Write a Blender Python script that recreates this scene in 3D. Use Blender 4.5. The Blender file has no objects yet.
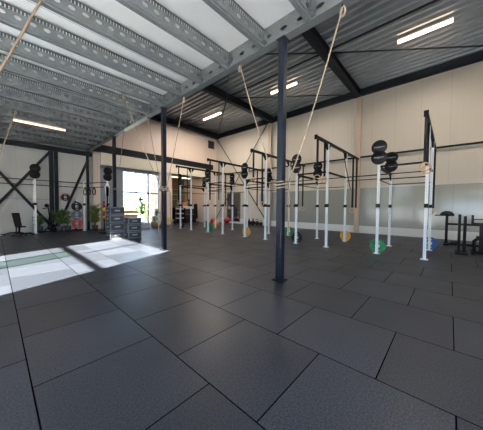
import bpy, math, random
from mathutils import Vector, Matrix
random.seed(7)
PI = math.pi
SC = bpy.context.scene
COL = SC.collection

# ------------------------------------------------------------------ materials
MATS = {}
def mat(name, col, rough=.6, metal=0., noise=0., nscale=8., bump=0., bscale=40., spec=.5, emit=None, estr=0.):
    if name in MATS: return MATS[name]
    m = bpy.data.materials.new(name); m.use_nodes = True
    nt = m.node_tree; b = nt.nodes['Principled BSDF']
    b.inputs['Base Color'].default_value = (*col, 1)
    b.inputs['Roughness'].default_value = rough
    b.inputs['Metallic'].default_value = metal
    b.inputs['Specular IOR Level'].default_value = spec
    tc = nt.nodes.new('ShaderNodeTexCoord')
    n = nt.nodes.new('ShaderNodeTexNoise'); n.inputs['Scale'].default_value = nscale; n.inputs['Detail'].default_value = 4
    nt.links.new(tc.outputs['Object'], n.inputs['Vector'])
    mx = nt.nodes.new('ShaderNodeMix'); mx.data_type = 'RGBA'
    k = 1 - noise
    mx.inputs[6].default_value = (col[0]*k, col[1]*k, col[2]*k, 1)
    k = 1 + noise
    mx.inputs[7].default_value = (min(1, col[0]*k), min(1, col[1]*k), min(1, col[2]*k), 1)
    nt.links.new(n.outputs['Fac'], mx.inputs[0]); nt.links.new(mx.outputs[2], b.inputs['Base Color'])
    if bump:
        n2 = nt.nodes.new('ShaderNodeTexNoise'); n2.inputs['Scale'].default_value = bscale
        nt.links.new(tc.outputs['Object'], n2.inputs['Vector'])
        bp = nt.nodes.new('ShaderNodeBump'); bp.inputs['Strength'].default_value = bump; bp.inputs['Distance'].default_value = .01
        nt.links.new(n2.outputs['Fac'], bp.inputs['Height']); nt.links.new(bp.outputs['Normal'], b.inputs['Normal'])
    if emit:
        b.inputs['Emission Color'].default_value = (*emit, 1); b.inputs['Emission Strength'].default_value = estr
    MATS[name] = m
    return m

M_white = mat('white_powder_coat', (.80, .80, .78), .45, noise=.03)
M_black = mat('black_steel', (.007, .007, .008), .55, 0, noise=.1, spec=.12)
M_dark = mat('anthracite_steel', (.010, .0125, .017), .55, .0, noise=.1, spec=.12)
M_col = mat('dark_blue_steel', (.007, .010, .017), .3, .0, noise=.1, spec=.16)
M_galv = mat('galvanised_steel', (.105, .117, .125), .40, .3, noise=.3, nscale=14)
M_deck = mat('white_deck_panel', (.90, .91, .90), .6, noise=.06, nscale=2)
M_roof = mat('roof_sheet_grey', (.34, .38, .42), .27, .6, noise=.12, nscale=3)
M_rope = mat('hemp_rope', (.27, .215, .155), .9, noise=.25, nscale=60, bump=.4, bscale=120)
M_rope2 = mat('dark_hemp_rope', (.10, .072, .05), .9, noise=.25, nscale=60, bump=.4, bscale=120)
M_rubber = mat('black_rubber', (.010, .010, .011), .6, noise=.15, nscale=30, spec=.3)
M_target = mat('target_black', (.008, .008, .009), .6, noise=.1, spec=.12)
M_mark = mat('pale_print', (.25, .26, .27), .6)
M_green = mat('green_bumper', (.02, .20, .07), .5, noise=.1)
M_yel = mat('amber_bumper', (.62, .30, .03), .5, noise=.1)
M_blue = mat('blue_bumper', (.015, .08, .24), .5, noise=.1)
M_red = mat('red_rubber', (.45, .03, .035), .5, noise=.1)
M_chrome = mat('hub_metal', (.6, .6, .6), .3, .8)
M_wood = mat('birch_wood', (.55, .35, .18), .5, noise=.15, nscale=20)
M_pad = mat('black_vinyl', (.007, .007, .008), .5, noise=.1, spec=.15)
M_strap = mat('black_webbing', (.01, .01, .01), .9, spec=.2)
M_foam = mat('dark_foam_box', (.018, .020, .026), .6, noise=.15, nscale=10)
M_foam2 = mat('grey_box_edge', (.13, .145, .16), .6)
M_leaf = mat('leaf_green', (.07, .14, .035), .6, noise=.4, nscale=12)
M_leafy = mat('leaf_yellow_green', (.28, .30, .06), .6, noise=.4, nscale=3)
M_pot = mat('dark_pot', (.04, .04, .045), .5)
M_basket = mat('wicker', (.30, .20, .08), .8, noise=.3, nscale=50)
M_frame = mat('window_frame_grey', (.10, .12, .14), .45, .2)
M_frameL = mat('window_frame_light', (.55, .56, .55), .5)
M_brown = mat('brown_panel', (.20, .12, .07), .5, noise=.25, nscale=6)
M_orange = mat('orange_print', (.60, .20, .07), .6)
M_pale = mat('pale_panel', (.42, .43, .42), .6, noise=.08)
M_concr = mat('outdoor_paving', (.45, .445, .43), .8, noise=.15, nscale=2)
M_tub = mat('grey_box', (.45, .46, .47), .6)
M_magenta = mat('magenta_cloth', (.5, .05, .25), .7)
M_teal = mat('teal_plastic', (.06, .30, .24), .6)
M_yellow = mat('yellow_plastic', (.75, .60, .05), .6)

def wall_mat(name, c, rough, sx=0, sy=1, step=1.1, spec=.5, off=0.):
    m = bpy.data.materials.new(name); m.use_nodes = True
    nt = m.node_tree; b = nt.nodes['Principled BSDF']; L = nt.links.new
    tc = nt.nodes.new('ShaderNodeTexCoord'); sp = nt.nodes.new('ShaderNodeSeparateXYZ'); L(tc.outputs['Object'], sp.inputs[0])
    def M(op, a, bb=None):
        n = nt.nodes.new('ShaderNodeMath'); n.operation = op
        for i, v in enumerate((a, bb)):
            if v is None: continue
            if isinstance(v, (int, float)): n.inputs[i].default_value = v
            else: L(v, n.inputs[i])
        return n.outputs[0]
    u = sp.outputs['X'] if sx else sp.outputs['Y']
    u = M('DIVIDE', M('ADD', u, 100 + off), step)
    fr = M('ABSOLUTE', M('SUBTRACT', M('FRACT', u), .5))
    seam = M('GREATER_THAN', fr, .5 - .012/step)
    fr2 = M('FRACT', M('MULTIPLY', u, 5.)); rib = M('LESS_THAN', fr2, .07)
    ns = nt.nodes.new('ShaderNodeTexNoise'); ns.inputs['Scale'].default_value = .7; ns.inputs['Detail'].default_value = 5
    L(tc.outputs['Object'], ns.inputs['Vector'])
    fac = M('ADD', M('MULTIPLY', seam, .22), M('ADD', M('MULTIPLY', rib, .05), M('MULTIPLY', M('SUBTRACT', ns.outputs['Fac'], .5), .15)))
    mx = nt.nodes.new('ShaderNodeMix'); mx.data_type = 'RGBA'
    mx.inputs[6].default_value = (*c, 1); mx.inputs[7].default_value = (c[0]*.35, c[1]*.35, c[2]*.35, 1)
    L(fac, mx.inputs[0]); L(mx.outputs[2], b.inputs['Base Color'])
    b.inputs['Roughness'].default_value = rough; b.inputs['Specular IOR Level'].default_value = spec
    bp = nt.nodes.new('ShaderNodeBump'); bp.inputs['Strength'].default_value = .3; bp.inputs['Distance'].default_value = .01; bp.invert = True
    L(M('ADD', seam, M('MULTIPLY', rib, .3)), bp.inputs['Height']); L(bp.outputs['Normal'], b.inputs['Normal'])
    return m
M_wallR = wall_mat('sandwich_panel_beige', (.53, .49, .42), .38)
M_wallF = wall_mat('sandwich_panel_blush', (.68, .56, .48), .45, sx=1)
M_wallG = wall_mat('liner_panel_grey', (.48, .47, .43), .5, sx=1, step=1.2)
M_band = wall_mat('glazed_concrete_band', (.27, .28, .255), .13, step=2.4, spec=.8, off=.9)
M_base = mat('white_plinth', (.66, .66, .64), .5, noise=.05)
M_pil = mat('beige_column', (.46, .37, .29), .45, noise=.05)
M_beigebox = mat('cream_shutter_box', (.70, .64, .52), .5, noise=.05)

def floor_mat():
    m = bpy.data.materials.new('rubber_tiles'); m.use_nodes = True
    nt = m.node_tree; b = nt.nodes['Principled BSDF']; L = nt.links.new; N = nt.nodes.new
    tc = N('ShaderNodeTexCoord'); sp = N('ShaderNodeSeparateXYZ'); L(tc.outputs['Object'], sp.inputs[0])
    ax = N('ShaderNodeMath'); ax.inputs[1].default_value = 100 - .425; L(sp.outputs['Y'], ax.inputs[0])
    ay = N('ShaderNodeMath'); ay.inputs[1].default_value = 101 - .175; L(sp.outputs['X'], ay.inputs[0])
    cb = N('ShaderNodeCombineXYZ'); L(ax.outputs[0], cb.inputs[0]); L(ay.outputs[0], cb.inputs[1])
    br = N('ShaderNodeTexBrick'); L(cb.outputs[0], br.inputs['Vector'])
    br.offset = .5; br.offset_frequency = 2; br.squash = 1; br.squash_frequency = 1
    br.inputs['Scale'].default_value = 1; br.inputs['Brick Width'].default_value = 1; br.inputs['Row Height'].default_value = 1
    br.inputs['Mortar Size'].default_value = .007; br.inputs['Mortar Smooth'].default_value = .35; br.inputs['Bias'].default_value = 0
    br.inputs['Color1'].default_value = (.011, .014, .020, 1); br.inputs['Color2'].default_value = (.022, .027, .037, 1)
    br.inputs['Mortar'].default_value = (.002, .002, .003, 1)
    n1 = N('ShaderNodeTexNoise'); n1.inputs['Scale'].default_value = 70; n1.inputs['Detail'].default_value = 3; L(tc.outputs['Object'], n1.inputs['Vector'])
    n2 = N('ShaderNodeTexNoise'); n2.inputs['Scale'].default_value = 1.3; n2.inputs['Detail'].default_value = 6; L(tc.outputs['Object'], n2.inputs['Vector'])
    rp = N('ShaderNodeValToRGB'); rp.color_ramp.elements[0].position = .35; rp.color_ramp.elements[0].color = (.4, .4, .4, 1)
    rp.color_ramp.elements[1].position = .7; rp.color_ramp.elements[1].color = (1.9, 1.9, 1.9, 1); L(n1.outputs['Fac'], rp.inputs[0])
    mx = N('ShaderNodeMix'); mx.data_type = 'RGBA'; mx.blend_type = 'MULTIPLY'; mx.inputs[0].default_value = 1
    L(br.outputs['Color'], mx.inputs[6]); L(rp.outputs[0], mx.inputs[7]); L(mx.outputs[2], b.inputs['Base Color'])
    mr = N('ShaderNodeMapRange'); mr.inputs[1].default_value = .3; mr.inputs[2].default_value = .7; mr.inputs[3].default_value = .38; mr.inputs[4].default_value = .44
    L(n2.outputs['Fac'], mr.inputs[0]); L(mr.outputs[0], b.inputs['Roughness'])
    sm = N('ShaderNodeMapRange'); sm.inputs[3].default_value = .30; sm.inputs[4].default_value = 0; L(br.outputs['Fac'], sm.inputs[0]); L(sm.outputs[0], b.inputs['Specular IOR Level'])
    # fine raised texture + seams
    wv = N('ShaderNodeTexVoronoi'); wv.inputs['Scale'].default_value = 38; L(tc.outputs['Object'], wv.inputs['Vector'])
    b1 = N('ShaderNodeBump'); b1.inputs['Strength'].default_value = .15; b1.inputs['Distance'].default_value = .004; L(wv.outputs['Distance'], b1.inputs['Height'])
    b2 = N('ShaderNodeBump'); b2.inputs['Strength'].default_value = .4; b2.inputs['Distance'].default_value = .006; b2.invert = True
    L(br.outputs['Fac'], b2.inputs['Height']); L(b1.outputs['Normal'], b2.inputs['Normal']); L(b2.outputs['Normal'], b.inputs['Normal'])
    return m
M_floor = floor_mat()

def slot_mat():
    m = bpy.data.materials.new('slotted_galvanised'); m.use_nodes = True
    nt = m.node_tree; b = nt.nodes['Principled BSDF']; L = nt.links.new; N = nt.nodes.new
    tc = N('ShaderNodeTexCoord'); sp = N('ShaderNodeSeparateXYZ'); L(tc.outputs['Object'], sp.inputs[0])
    a = N('ShaderNodeMath'); a.operation = 'MULTIPLY'; a.inputs[1].default_value = 1/.052; L(sp.outputs['X'], a.inputs[0])
    f = N('ShaderNodeMath'); f.operation = 'FRACT'; L(a.outputs[0], f.inputs[0])
    g = N('ShaderNodeMath'); g.operation = 'GREATER_THAN'; g.inputs[1].default_value = .68; L(f.outputs[0], g.inputs[0])
    mx = N('ShaderNodeMix'); mx.data_type = 'RGBA'; mx.inputs[6].default_value = (.03, .035, .04, 1); mx.inputs[7].default_value = (.45, .48, .5, 1)
    L(g.outputs[0], mx.inputs[0]); L(mx.outputs[2], b.inputs['Base Color']); b.inputs['Roughness'].default_value = .5; b.inputs['Metallic'].default_value = .3
    return m
M_slot = slot_mat()

def glass_mat(name, tint, gl=.08):
    m = bpy.data.materials.new(name); m.use_nodes = True
    nt = m.node_tree; nt.nodes.remove(nt.nodes['Principled BSDF']); out = nt.nodes['Material Output']
    t = nt.nodes.new('ShaderNodeBsdfTransparent'); t.inputs[0].default_value = (*tint, 1)
    g = nt.nodes.new('ShaderNodeBsdfGlossy'); g.inputs['Roughness'].default_value = .02
    x = nt.nodes.new('ShaderNodeMixShader'); x.inputs[0].default_value = gl
    nt.links.new(t.outputs[0], x.inputs[1]); nt.links.new(g.outputs[0], x.inputs[2]); nt.links.new(x.outputs[0], out.inputs[0])
    return m
M_glass = glass_mat('clear_glass', (.95, .97, .97))
M_glassg = glass_mat('green_tinted_glass', (.74, .86, .78))
M_mirror = mat('mirror_glass', (.50, .56, .60), .08, .9)
M_tube = mat('led_tube', (1, .95, .9), .5, emit=(1, .68, .46), estr=4.5)
M_tubew = mat('led_tube_dim', (1, .8, .6), .5, emit=(1, .62, .42), estr=1.6)
M_warm = mat('warm_spot', (1, .8, .5), .5, emit=(1, .72, .35), estr=5)

# ------------------------------------------------------------------ mesh builder
class MB:
    def __init__(s): s.v = []; s.f = []; s.sm = []; s.mi = []; s.cur = 0
    def add(s, vs, fs, smooth=False):
        o = len(s.v); s.v += [tuple(v) for v in vs]
        for f in fs: s.f.append([i + o for i in f]); s.sm.append(smooth); s.mi.append(s.cur)
        return s
    def box(s, x0, x1, y0, y1, z0, z1):
        vs = [(x, y, z) for z in (z0, z1) for y in (y0, y1) for x in (x0, x1)]
        return s.add(vs, [(0, 2, 3, 1), (4, 5, 7, 6), (0, 1, 5, 4), (2, 6, 7, 3), (0, 4, 6, 2), (1, 3, 7, 5)])
    def bar(s, a, b, w, d=None, up=(0, 0, 1)):
        a = Vector(a); b = Vector(b); d = d or w; t = (b - a).normalized(); up = Vector(up)
        if abs(t.dot(up)) > .98: up = Vector((1, 0, 0))
        r = t.cross(up).normalized() * w/2; u = r.cross(t).normalized() * d/2
        vs = [p + q for p in (a, b) for q in (-r - u, r - u, r + u, -r + u)]
        return s.add(vs, [(0, 1, 2, 3), (7, 6, 5, 4), (0, 4, 5, 1), (1, 5, 6, 2), (2, 6, 7, 3), (3, 7, 4, 0)])
    def tube(s, pts, r, n=8, closed=False, cap=True):
        pts = [Vector(p) for p in pts]; k = len(pts); vs = []; N = None
        rr = r if isinstance(r, (list, tuple)) else [r]*k
        for i, p in enumerate(pts):
            if closed: t = pts[(i+1) % k] - pts[i-1]
            else: t = pts[min(i+1, k-1)] - pts[max(i-1, 0)]
            t.normalize()
            if N is None:
                N = t.cross(Vector((0, 0, 1)))
                if N.length < .05: N = t.cross(Vector((1, 0, 0)))
            N = (N - t*N.dot(t)).normalized(); B = t.cross(N)
            for j in range(n):
                a = 2*PI*j/n; vs.append(p + (N*math.cos(a) + B*math.sin(a))*rr[i])
        fs = []
        for i in range(k if closed else k-1):
            for j in range(n):
                a = i*n + j; b = i*n + (j+1) % n; c = ((i+1) % k)*n + (j+1) % n; d = ((i+1) % k)*n + j
                fs.append((a, d, c, b))
        if not closed and cap: fs += [tuple(range(n)), tuple(range((k-1)*n + n-1, (k-1)*n - 1, -1))]
        return s.add(vs, fs, True)
    def lathe(s, prof, c, axis='z', n=24):   # prof: (radius, height)
        vs = []; c = Vector(c)
        for r, h in prof:
            for j in range(n):
                a = 2*PI*j/n; x, y = r*math.cos(a), r*math.sin(a)
                vs.append(c + Vector({'z': (x, y, h), 'x': (h, x, y), 'y': (y, h, x)}[axis]))
        fs = [(i*n + j, i*n + (j+1) % n, (i+1)*n + (j+1) % n, (i+1)*n + j) for i in range(len(prof)-1) for j in range(n)]
        return s.add(vs, fs, True)
    def prism(s, poly, vec):
        k = len(poly); vec = Vector(vec); vs = [Vector(p) for p in poly] + [Vector(p) + vec for p in poly]
        return s.add(vs, [tuple(range(k-1, -1, -1)), tuple(range(k, 2*k))] + [(i, (i+1) % k, k + (i+1) % k, k + i) for i in range(k)])
    def build(s, name, m, parent=None, loc=(0, 0, 0), rz=0., bevel=0.):
        me = bpy.data.meshes.new(name); me.from_pydata(s.v, [], s.f)
        for p, q, i in zip(me.polygons, s.sm, s.mi): p.use_smooth = q; p.material_index = i
        for q in (m if isinstance(m, (list, tuple)) else [m]): me.materials.append(q)
        me.update(); o = bpy.data.objects.new(name, me); COL.objects.link(o)
        if parent: o.parent = parent
        o.location = loc; o.rotation_euler = (0, 0, rz)
        if bevel:
            b = o.modifiers.new('bevel', 'BEVEL'); b.width = bevel; b.segments = 2; b.limit_method = 'ANGLE'
        return o

def tag(o, label, cat, group=None):
    o['label'] = label; o['category'] = cat
    if group: o['group'] = group
    return o
def thing(name, label, cat, loc=(0, 0, 0), rz=0, group=None):
    o = bpy.data.objects.new(name, None); COL.objects.link(o); o.location = loc; o.rotation_euler = (0, 0, rz)
    o.empty_display_size = .1
    return tag(o, label, cat, group)
def struct(o): o['kind'] = 'structure'; return o
def kids(o): return [c for c in bpy.data.objects if c.parent == o]
def dup(o, loc=None, rz=None, label=None, group=None, parent=None):
    c = o.copy(); COL.objects.link(c)
    if parent: c.parent = parent
    if loc is not None: c.location = loc
    if rz is not None: c.rotation_euler = (0, 0, rz)
    if label: c['label'] = label
    if group: c['group'] = group
    for k in kids(o): dup(k, parent=c)
    return c

# ------------------------------------------------------------------ camera
f, pt, rl, yw = 226.76, math.radians(2.026), math.radians(.458), math.radians(47.437)
F = Vector((math.sin(yw)*math.cos(pt), math.cos(yw)*math.cos(pt), -math.sin(pt)))
R0 = Vector((math.cos(yw), -math.sin(yw), 0)); U0 = R0.cross(F)
R = R0*math.cos(rl) + U0*math.sin(rl); U = U0*math.cos(rl) - R0*math.sin(rl)
cd = bpy.data.cameras.new('camera'); cam = bpy.data.objects.new('camera', cd); COL.objects.link(cam)
cam.matrix_world = Matrix(((R.x, U.x, -F.x, 0), (R.y, U.y, -F.y, 0), (R.z, U.z, -F.z, 1.464), (0, 0, 0, 1)))
cd.sensor_fit = 'HORIZONTAL'; cd.sensor_width = 36; cd.lens = f/483*36; cd.clip_start = .05
SC.camera = cam

# ------------------------------------------------------------------ dimensions
XL, XW, YB, YW, HR = -4.0, 14.6, -5.0, 16.8, 8.27
XC = 3.85; T = .2
# floor
struct(MB().box(XL-T, XW+T, YB-T, YW+3.4, -.12, 0).build('floor', M_floor))
struct(MB().box(XL, -.45, YB, 3.4, 0, .004).build('floor_bounce_added', mat('pale_bounce_floor', (.44, .47, .50), .5, noise=.08)))  # pale strip added out of view, bounces sun up onto the mezzanine deck
# right wall (solid) + plinth + band
struct(MB().box(XW, XW+T, YB, YW+T, 0, HR+.3).build('wall_right', M_wallR))
def flat(name, m, *b, bevel=0): return struct(MB().box(*b).build(name, m, bevel=bevel))
flat('trim_1', M_band, XW-.03, XW, YB, 10.55, .42, 2.62)
flat('trim_2', M_base, XW-.06, XW, YB, YW, 0, .42)
# wall columns along the right wall
for i, y in enumerate((-1.95, 4.05, 10.35)):
    flat('wall_pilaster', M_pil, XW-.22, XW-.031, y-.12, y+.12, 0, 7.9)
# dark eaves member
flat('trim_3', M_dark, XW-.16, XW, YB, YW, 7.95, HR+.05)
# dark pipe along the wall
MBp = MB(); MBp.tube([(XW-.12, YB+.1, 4.35), (XW-.12, YW-.3, 4.5)], .05, 10)
struct(MBp.build('trim_4', M_dark))

# far wall : left liner part, pier, header over the window, recess
m = MB(); m.box(XL, 4.25, YW, YW+T, 0, 4.9); struct(m.build('wall_far_left', M_wallG))
m = MB(); m.box(4.25, 4.65, YW-.12, YW+T, 0, 4.9); struct(m.build('wall_pier', M_wallF))
m = MB(); m.box(XL, XW, YW, YW+T, 4.9, HR+.3); struct(m.build('wall_far', M_wallF))
m = MB(); m.box(4.65, 6.05, YW+.02, YW+T, 0, 4.9); struct(m.build('wall_far_panel', mat('blue_grey_panel', (.20, .23, .26), .5, noise=.1)))
m = MB(); m.box(8.72, 9.78, YW-.12, YW+T, 0, 4.12); struct(m.build('wall_pier_far', M_wallF))
m = MB(); m.box(13.1, XW, YW, YW+T, 0, 4.9); struct(m.build('wall_far_right', M_wallF))
flat('shutter_box', M_beigebox, 4.66, 13.1, YW-.28, YW+T, 4.12, 4.9)
flat('trim_5', M_frame, 4.66, 8.72, YW-.1, YW+T, 3.93, 4.12)
flat('lintel_beam', M_dark, 4.2, 13.95, YW-.34, YW-.02, 4.93, 5.36)
flat('lintel_beam_left', M_dark, XL, 4.2, YW-.3, YW-.02, 4.55, 4.78)
# recess room (bar / reception) right of the window
m = MB(); m.box(9.78, 13.1, YW+3.2, YW+3.35, 0, 4.12); struct(m.build('wall_recess_back', M_brown))
m = MB(); m.box(9.63, 9.78, YW+.2, YW+3.3, 0, 4.12); struct(m.build('wall_recess_left', M_brown))
m = MB(); m.box(13.1, 13.25, YW+.2, YW+3.3, 0, 4.12); struct(m.build('wall_recess_right', M_wallF))
flat('ceiling_recess', M_pale, 9.63, 13.25, YW-.0, YW+3.35, 4.12, 4.25)

# far window
def window(name, x0, x1, y, z0, z1, mx, mz, fr, pm, depth=.1, w=.07, axis='x'):
    P = (lambda a0, a1, b0, b1: (a0, a1, y, y+depth, b0, b1)) if axis == 'x' else (lambda a0, a1, b0, b1: (y, y+depth, a0, a1, b0, b1))
    m = MB()
    m.box(*P(x0, x0+w, z0, z1)); m.box(*P(x1-w, x1, z0, z1)); m.box(*P(x0+w, x1-w, z0, z0+w)); m.box(*P(x0+w, x1-w, z1-w, z1))
    for q, ww in mx: m.box(*P(q-ww/2, q+ww/2, z0+w, z1-w))
    for q, ww in mz: m.box(*P(x0+w, x1-w, q-ww/2, q+ww/2))
    o = struct(m.build(name, fr))
    g = MB(); Q = (x0+w/2, x1-w/2, y+depth/2-.004, y+depth/2+.004, z0+w/2, z1-w/2)
    if axis != 'x': Q = (Q[2], Q[3], Q[0], Q[1], Q[4], Q[5])
    g.box(*Q).build('pane', pm, o)
    return o
window('window_1', 6.05, 8.72, YW+.05, 0, 3.93, [(7.9, .14), (7.0, .06)], [(2.45, .12)], M_frameL, M_glass)

# left wall with the glazing that throws the sun patch
yo0, yo1 = 3.73, 7.96
m = MB(); m.box(XL-T, XL, YB, yo0, 2.2, HR+.3); m.box(XL-T, XL, yo1, YW+T, 0, HR+.3)
m.box(XL-T, XL, YB, yo0, 0, .3)
for a, b in ((YB, YB+.2), (3.5, yo0)): m.box(XL-T, XL, a, b, .3, 2.2)
m.box(XL-T, XL, yo0, yo1, 0, .3); m.box(XL-T, XL, yo0, yo1, 4.46, HR+.3); struct(m.build('wall_left', M_wallG))
TANE = .52
w2 = window('window_2', yo0, yo1, XL-.15, .3, 4.46, [(6.03, .07)], [(3.17, .09)], M_frame, M_glass, .08, .04, 'y')
MB().box(XL-.15, XL-.07, 6.87, 6.95, .34, 3.12).build('mullion', M_frame, w2)
MB().box(XL-.10, XL-.09, 6.07, 6.87, .34, 3.12).build('green_pane', M_glassg, w2)
window('added_strip_window', YB+.2, 3.5, XL-.15, .3, 2.2, [(YB+.2+1.66*i, .07) for i in range(1, 5)], [], M_frame, M_glass, .08, .05, 'y')  # low glazing added out of view, brings outdoor bounce up to the deck
# back wall with wide glazing added out of view to light the mezzanine underside
m = MB(); m.box(XL, XW, YB-T, YB, 0, .1); m.box(XL, XW, YB-T, YB, 4.85, HR+.3)
m.box(XL, -3.8, YB-T, YB, .1, 4.85); m.box(4.2, XW, YB-T, YB, .1, 4.85); struct(m.build('wall_back', M_wallF))
window('added_back_window', -3.8, 4.2, YB-.15, .1, 4.85, [(i*2-1.8, .08) for i in range(3)], [(2.6, .08)], M_frame, M_glass)

# roof: trapezoid steel sheet running along Y
pr = []; x = XL; p = .34
while x < XW + .2:
    pr += [(x, HR+.13), (x+.15, HR+.13), (x+.19, HR), (x+.30, HR)]; x += p
pr.append((x, HR+.13))
m = MB(); k = len(pr)
m.add([(a, YB-.1, b) for a, b in pr] + [(a, YW+.1, b) for a, b in pr] + [(a, YB-.1, HR+.25) for a, b in pr] + [(a, YW+.1, HR+.25) for a, b in pr],
      [(i, i+1, k+i+1, k+i) for i in range(k-1)] + [(2*k+i, 3*k+i, 3*k+i+1, 2*k+i+1) for i in range(k-1)])
struct(m.build('ceiling', M_roof))
# roof beams (I sections)
for y in (-1.95, 4.1, 10.1, 16.3):
    m = MB(); m.box(XL, XW-.16, y-.14, y+.14, 7.85, 7.89); m.box(XL, XW-.16, y-.14, y+.14, 8.22, 8.262); m.box(XL, XW-.16, y-.02, y+.02, 7.89, 8.22)
    struct(m.build('roof_beam', M_dark))
# longitudinal strut and rod bracing
m = MB(); m.tube([(9.6, YB, 8.05), (9.6, YW, 8.05)], .045, 8); struct(m.build('roof_strut', M_dark))
for a, b in (((9.6, 4.1), (14.3, -1.95)), ((9.6, 4.1), (4.4, 10.1)), ((9.6, 10.1), (14.3, 4.1)), ((9.6, 10.1), (4.4, 4.1)), ((9.6, 10.1), (14.3, 16.3))):
    m = MB(); m.tube([(*a, 8.0), (*b, 8.0)], .032, 6); struct(m.build('roof_brace_rod', M_dark))
for a, b in (((16.6, 7.95), (10.6, .3)), ((10.6, 7.95), (16.6, .3))):
    m = MB(); dx = XW-.10 if a[0] > 12 else XW-.16
    m.tube([(dx, *a), (dx, *b)], .04, 6); struct(m.build('wall_brace_rod', mat('grey_rod', (.10, .10, .10), .5)))

# mezzanine: deck, joists, edge beam
m = MB(); m.box(XL, XC+.1, YB, YW-.02, 5.12, 5.3)
struct(m.build('ceiling_mezzanine', M_deck))
m = MB()
for i in range(9): m.box(XL, XC, YB+2.44*i+.9-.006, YB+2.44*i+.9+.006, 5.114, 5.119)
struct(m.build('deck_seam', mat('seam_grey', (.35, .36, .36), .7)))

def holed(m, u0, u1, z0, z1, centers, ru, rz, fn, n=12):
    """web plate with oval holes; fn maps (u,z)->xyz. centers sorted in u"""
    cuts = [u0] + [(centers[i]+centers[i+1])/2 for i in range(len(centers)-1)] + [u1]
    for c, a, b in zip(centers, cuts[:-1], cuts[1:]):
        zc = (z0+z1)/2; inner = []; outer = []
        for j in range(n):
            t = 2*PI*j/n; cx, cz = math.cos(t), math.sin(t)
            inner.append((c + ru*cx, zc + rz*cz))
            du = (b-c) if cx > 0 else (c-a); dz = (z1-z0)/2
            # march to the cell border
            s1 = du/abs(cx) if abs(cx) > 1e-6 else 1e9; s2 = dz/abs(cz) if abs(cz) > 1e-6 else 1e9
            s_ = min(s1, s2); outer.append((c + cx*s_, zc + cz*s_))
        corners = [(b, z1), (a, z1), (a, z0), (b, z0)]
        vs = [fn(*q) for q in inner + outer + corners]
        fs = [(j, (j+1) % n, n+(j+1) % n, n+j) for j in range(n)]
        def ang(q): return math.atan2(q[1]-zc, q[0]-c) % (2*PI)
        oa = [ang(q) for q in outer]
        for ci, q in enumerate(corners):
            g = ang(q)
            for j in range(n):
                lo = oa[j]; hi = oa[(j+1) % n] if j < n-1 else oa[0] + 2*PI
                if lo < g < hi: fs.append((n+j, n+(j+1) % n, 2*n+ci))
        m.add(vs, fs)

def joist():
    m = MB(); x0, x1 = XL, XC-.03
    cs = [x1 - .13 - .208*i for i in range(int((x1-x0-.2)/.208))][::-1]
    for dy in (0, .004):
        holed(m, x0, x1, 4.83, 5.01, cs, .054, .037, lambda u, z: (u, dy, z))
    m.box(x0, x1, 0, .004, 4.752, 4.83)
    m.box(x0, x1, .0, .085, 4.748, 4.752); m.box(x0, x1, .081, .085, 4.752, 4.79); m.box(x0, x1, -.02, .0, 4.79, 4.80)
    m.cur = 1; m.box(x0, x1, 0, .004, 5.01, 5.075); m.cur = 0
    m.box(x0, x1, 0, .085, 5.075, 5.079); m.box(x0, x1, -.03, 0, 5.072, 5.079)
    m.box(x1-.10, x1-.008, -.09, -.004, 4.80, 4.81); m.box(x1-.012, x1-.006, -.09, -.004, 4.80, 5.04)
    return m
j0 = None
YJ = [-3.2, -2.18, -1.16, -.14, .88, 1.90, 2.92, 3.95, 4.97, 5.98, 7.02, 8.02, 9.04, 10.06, 11.08, 12.1, 13.12, 14.14, 15.16, 16.0]
for y in YJ:
    if j0 is None: j0 = struct(joist().build('ceiling_joist', [M_galv, M_slot], loc=(0, y, 0)))
    else: q = j0.copy(); COL.objects.link(q); q.location = (0, y, 0)
# edge beam: sigma section with oval holes, cleats at each joist
m = MB(); y0, y1 = YB, YW-.35
cs = [y0 + .2 + .363*i for i in range(int((y1-y0-.3)/.363))]
for dx in (0, .006): holed(m, y0, y1, 4.80, 5.02, cs, .078, .045, lambda u, z: (XC-.02+dx, u, z))
m.box(XC-.02, XC-.014, y0, y1, 4.72, 4.80); m.box(XC-.02, XC-.014, y0, y1, 5.02, 5.12)
m.box(XC-.02, XC+.10, y0, y1, 4.712, 4.722); m.box(XC+.09, XC+.10, y0, y1, 4.722, 4.77); m.box(XC-.08, XC-.02, y0, y1, 4.712, 4.722)
m.box(XC-.014, XC+.10, y0, y1, 5.105, 5.119)
struct(m.build('mezzanine_edge_beam', M_galv))
m = MB(); m.box(XC+.101, XC+.16, y0, y1, 5.09, 5.33); struct(m.build('trim_6', M_galv))

# ------------------------------------------------------------------ steel columns
def column(y, label, w=.13, z1=4.71):
    t = thing('steel_column', label, 'column', (XC, y, 0), 0, 'dark square columns under the mezzanine edge')
    MB().box(-w/2, w/2, -w/2, w/2, .012, z1-.012).build('shaft', M_col, t, bevel=.008)
    m = MB(); m.box(-.12, .12, -.12, .12, .001, .012)
    for a in (-.09, .09):
        for b in (-.09, .09): m.lathe([(0, .03), (.012, .03), (.012, .012)], (a, b, 0), n=8)
    m.build('base_plate', M_black, t); MB().box(-.10, .10, -.09, .09, z1-.012, z1).build('top_plate', M_dark, t)
    return t
column(2.48, 'dark blue steel column nearest the camera, standing alone on the rubber floor')
column(7.07, 'dark steel column at the tip of the sunlit floor patch, three ropes tied round it')
column(11.68, 'dark steel column rising just behind the stacked plyo boxes')
column(16.2, 'dark steel column against the far wall beside the potted palm')
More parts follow.
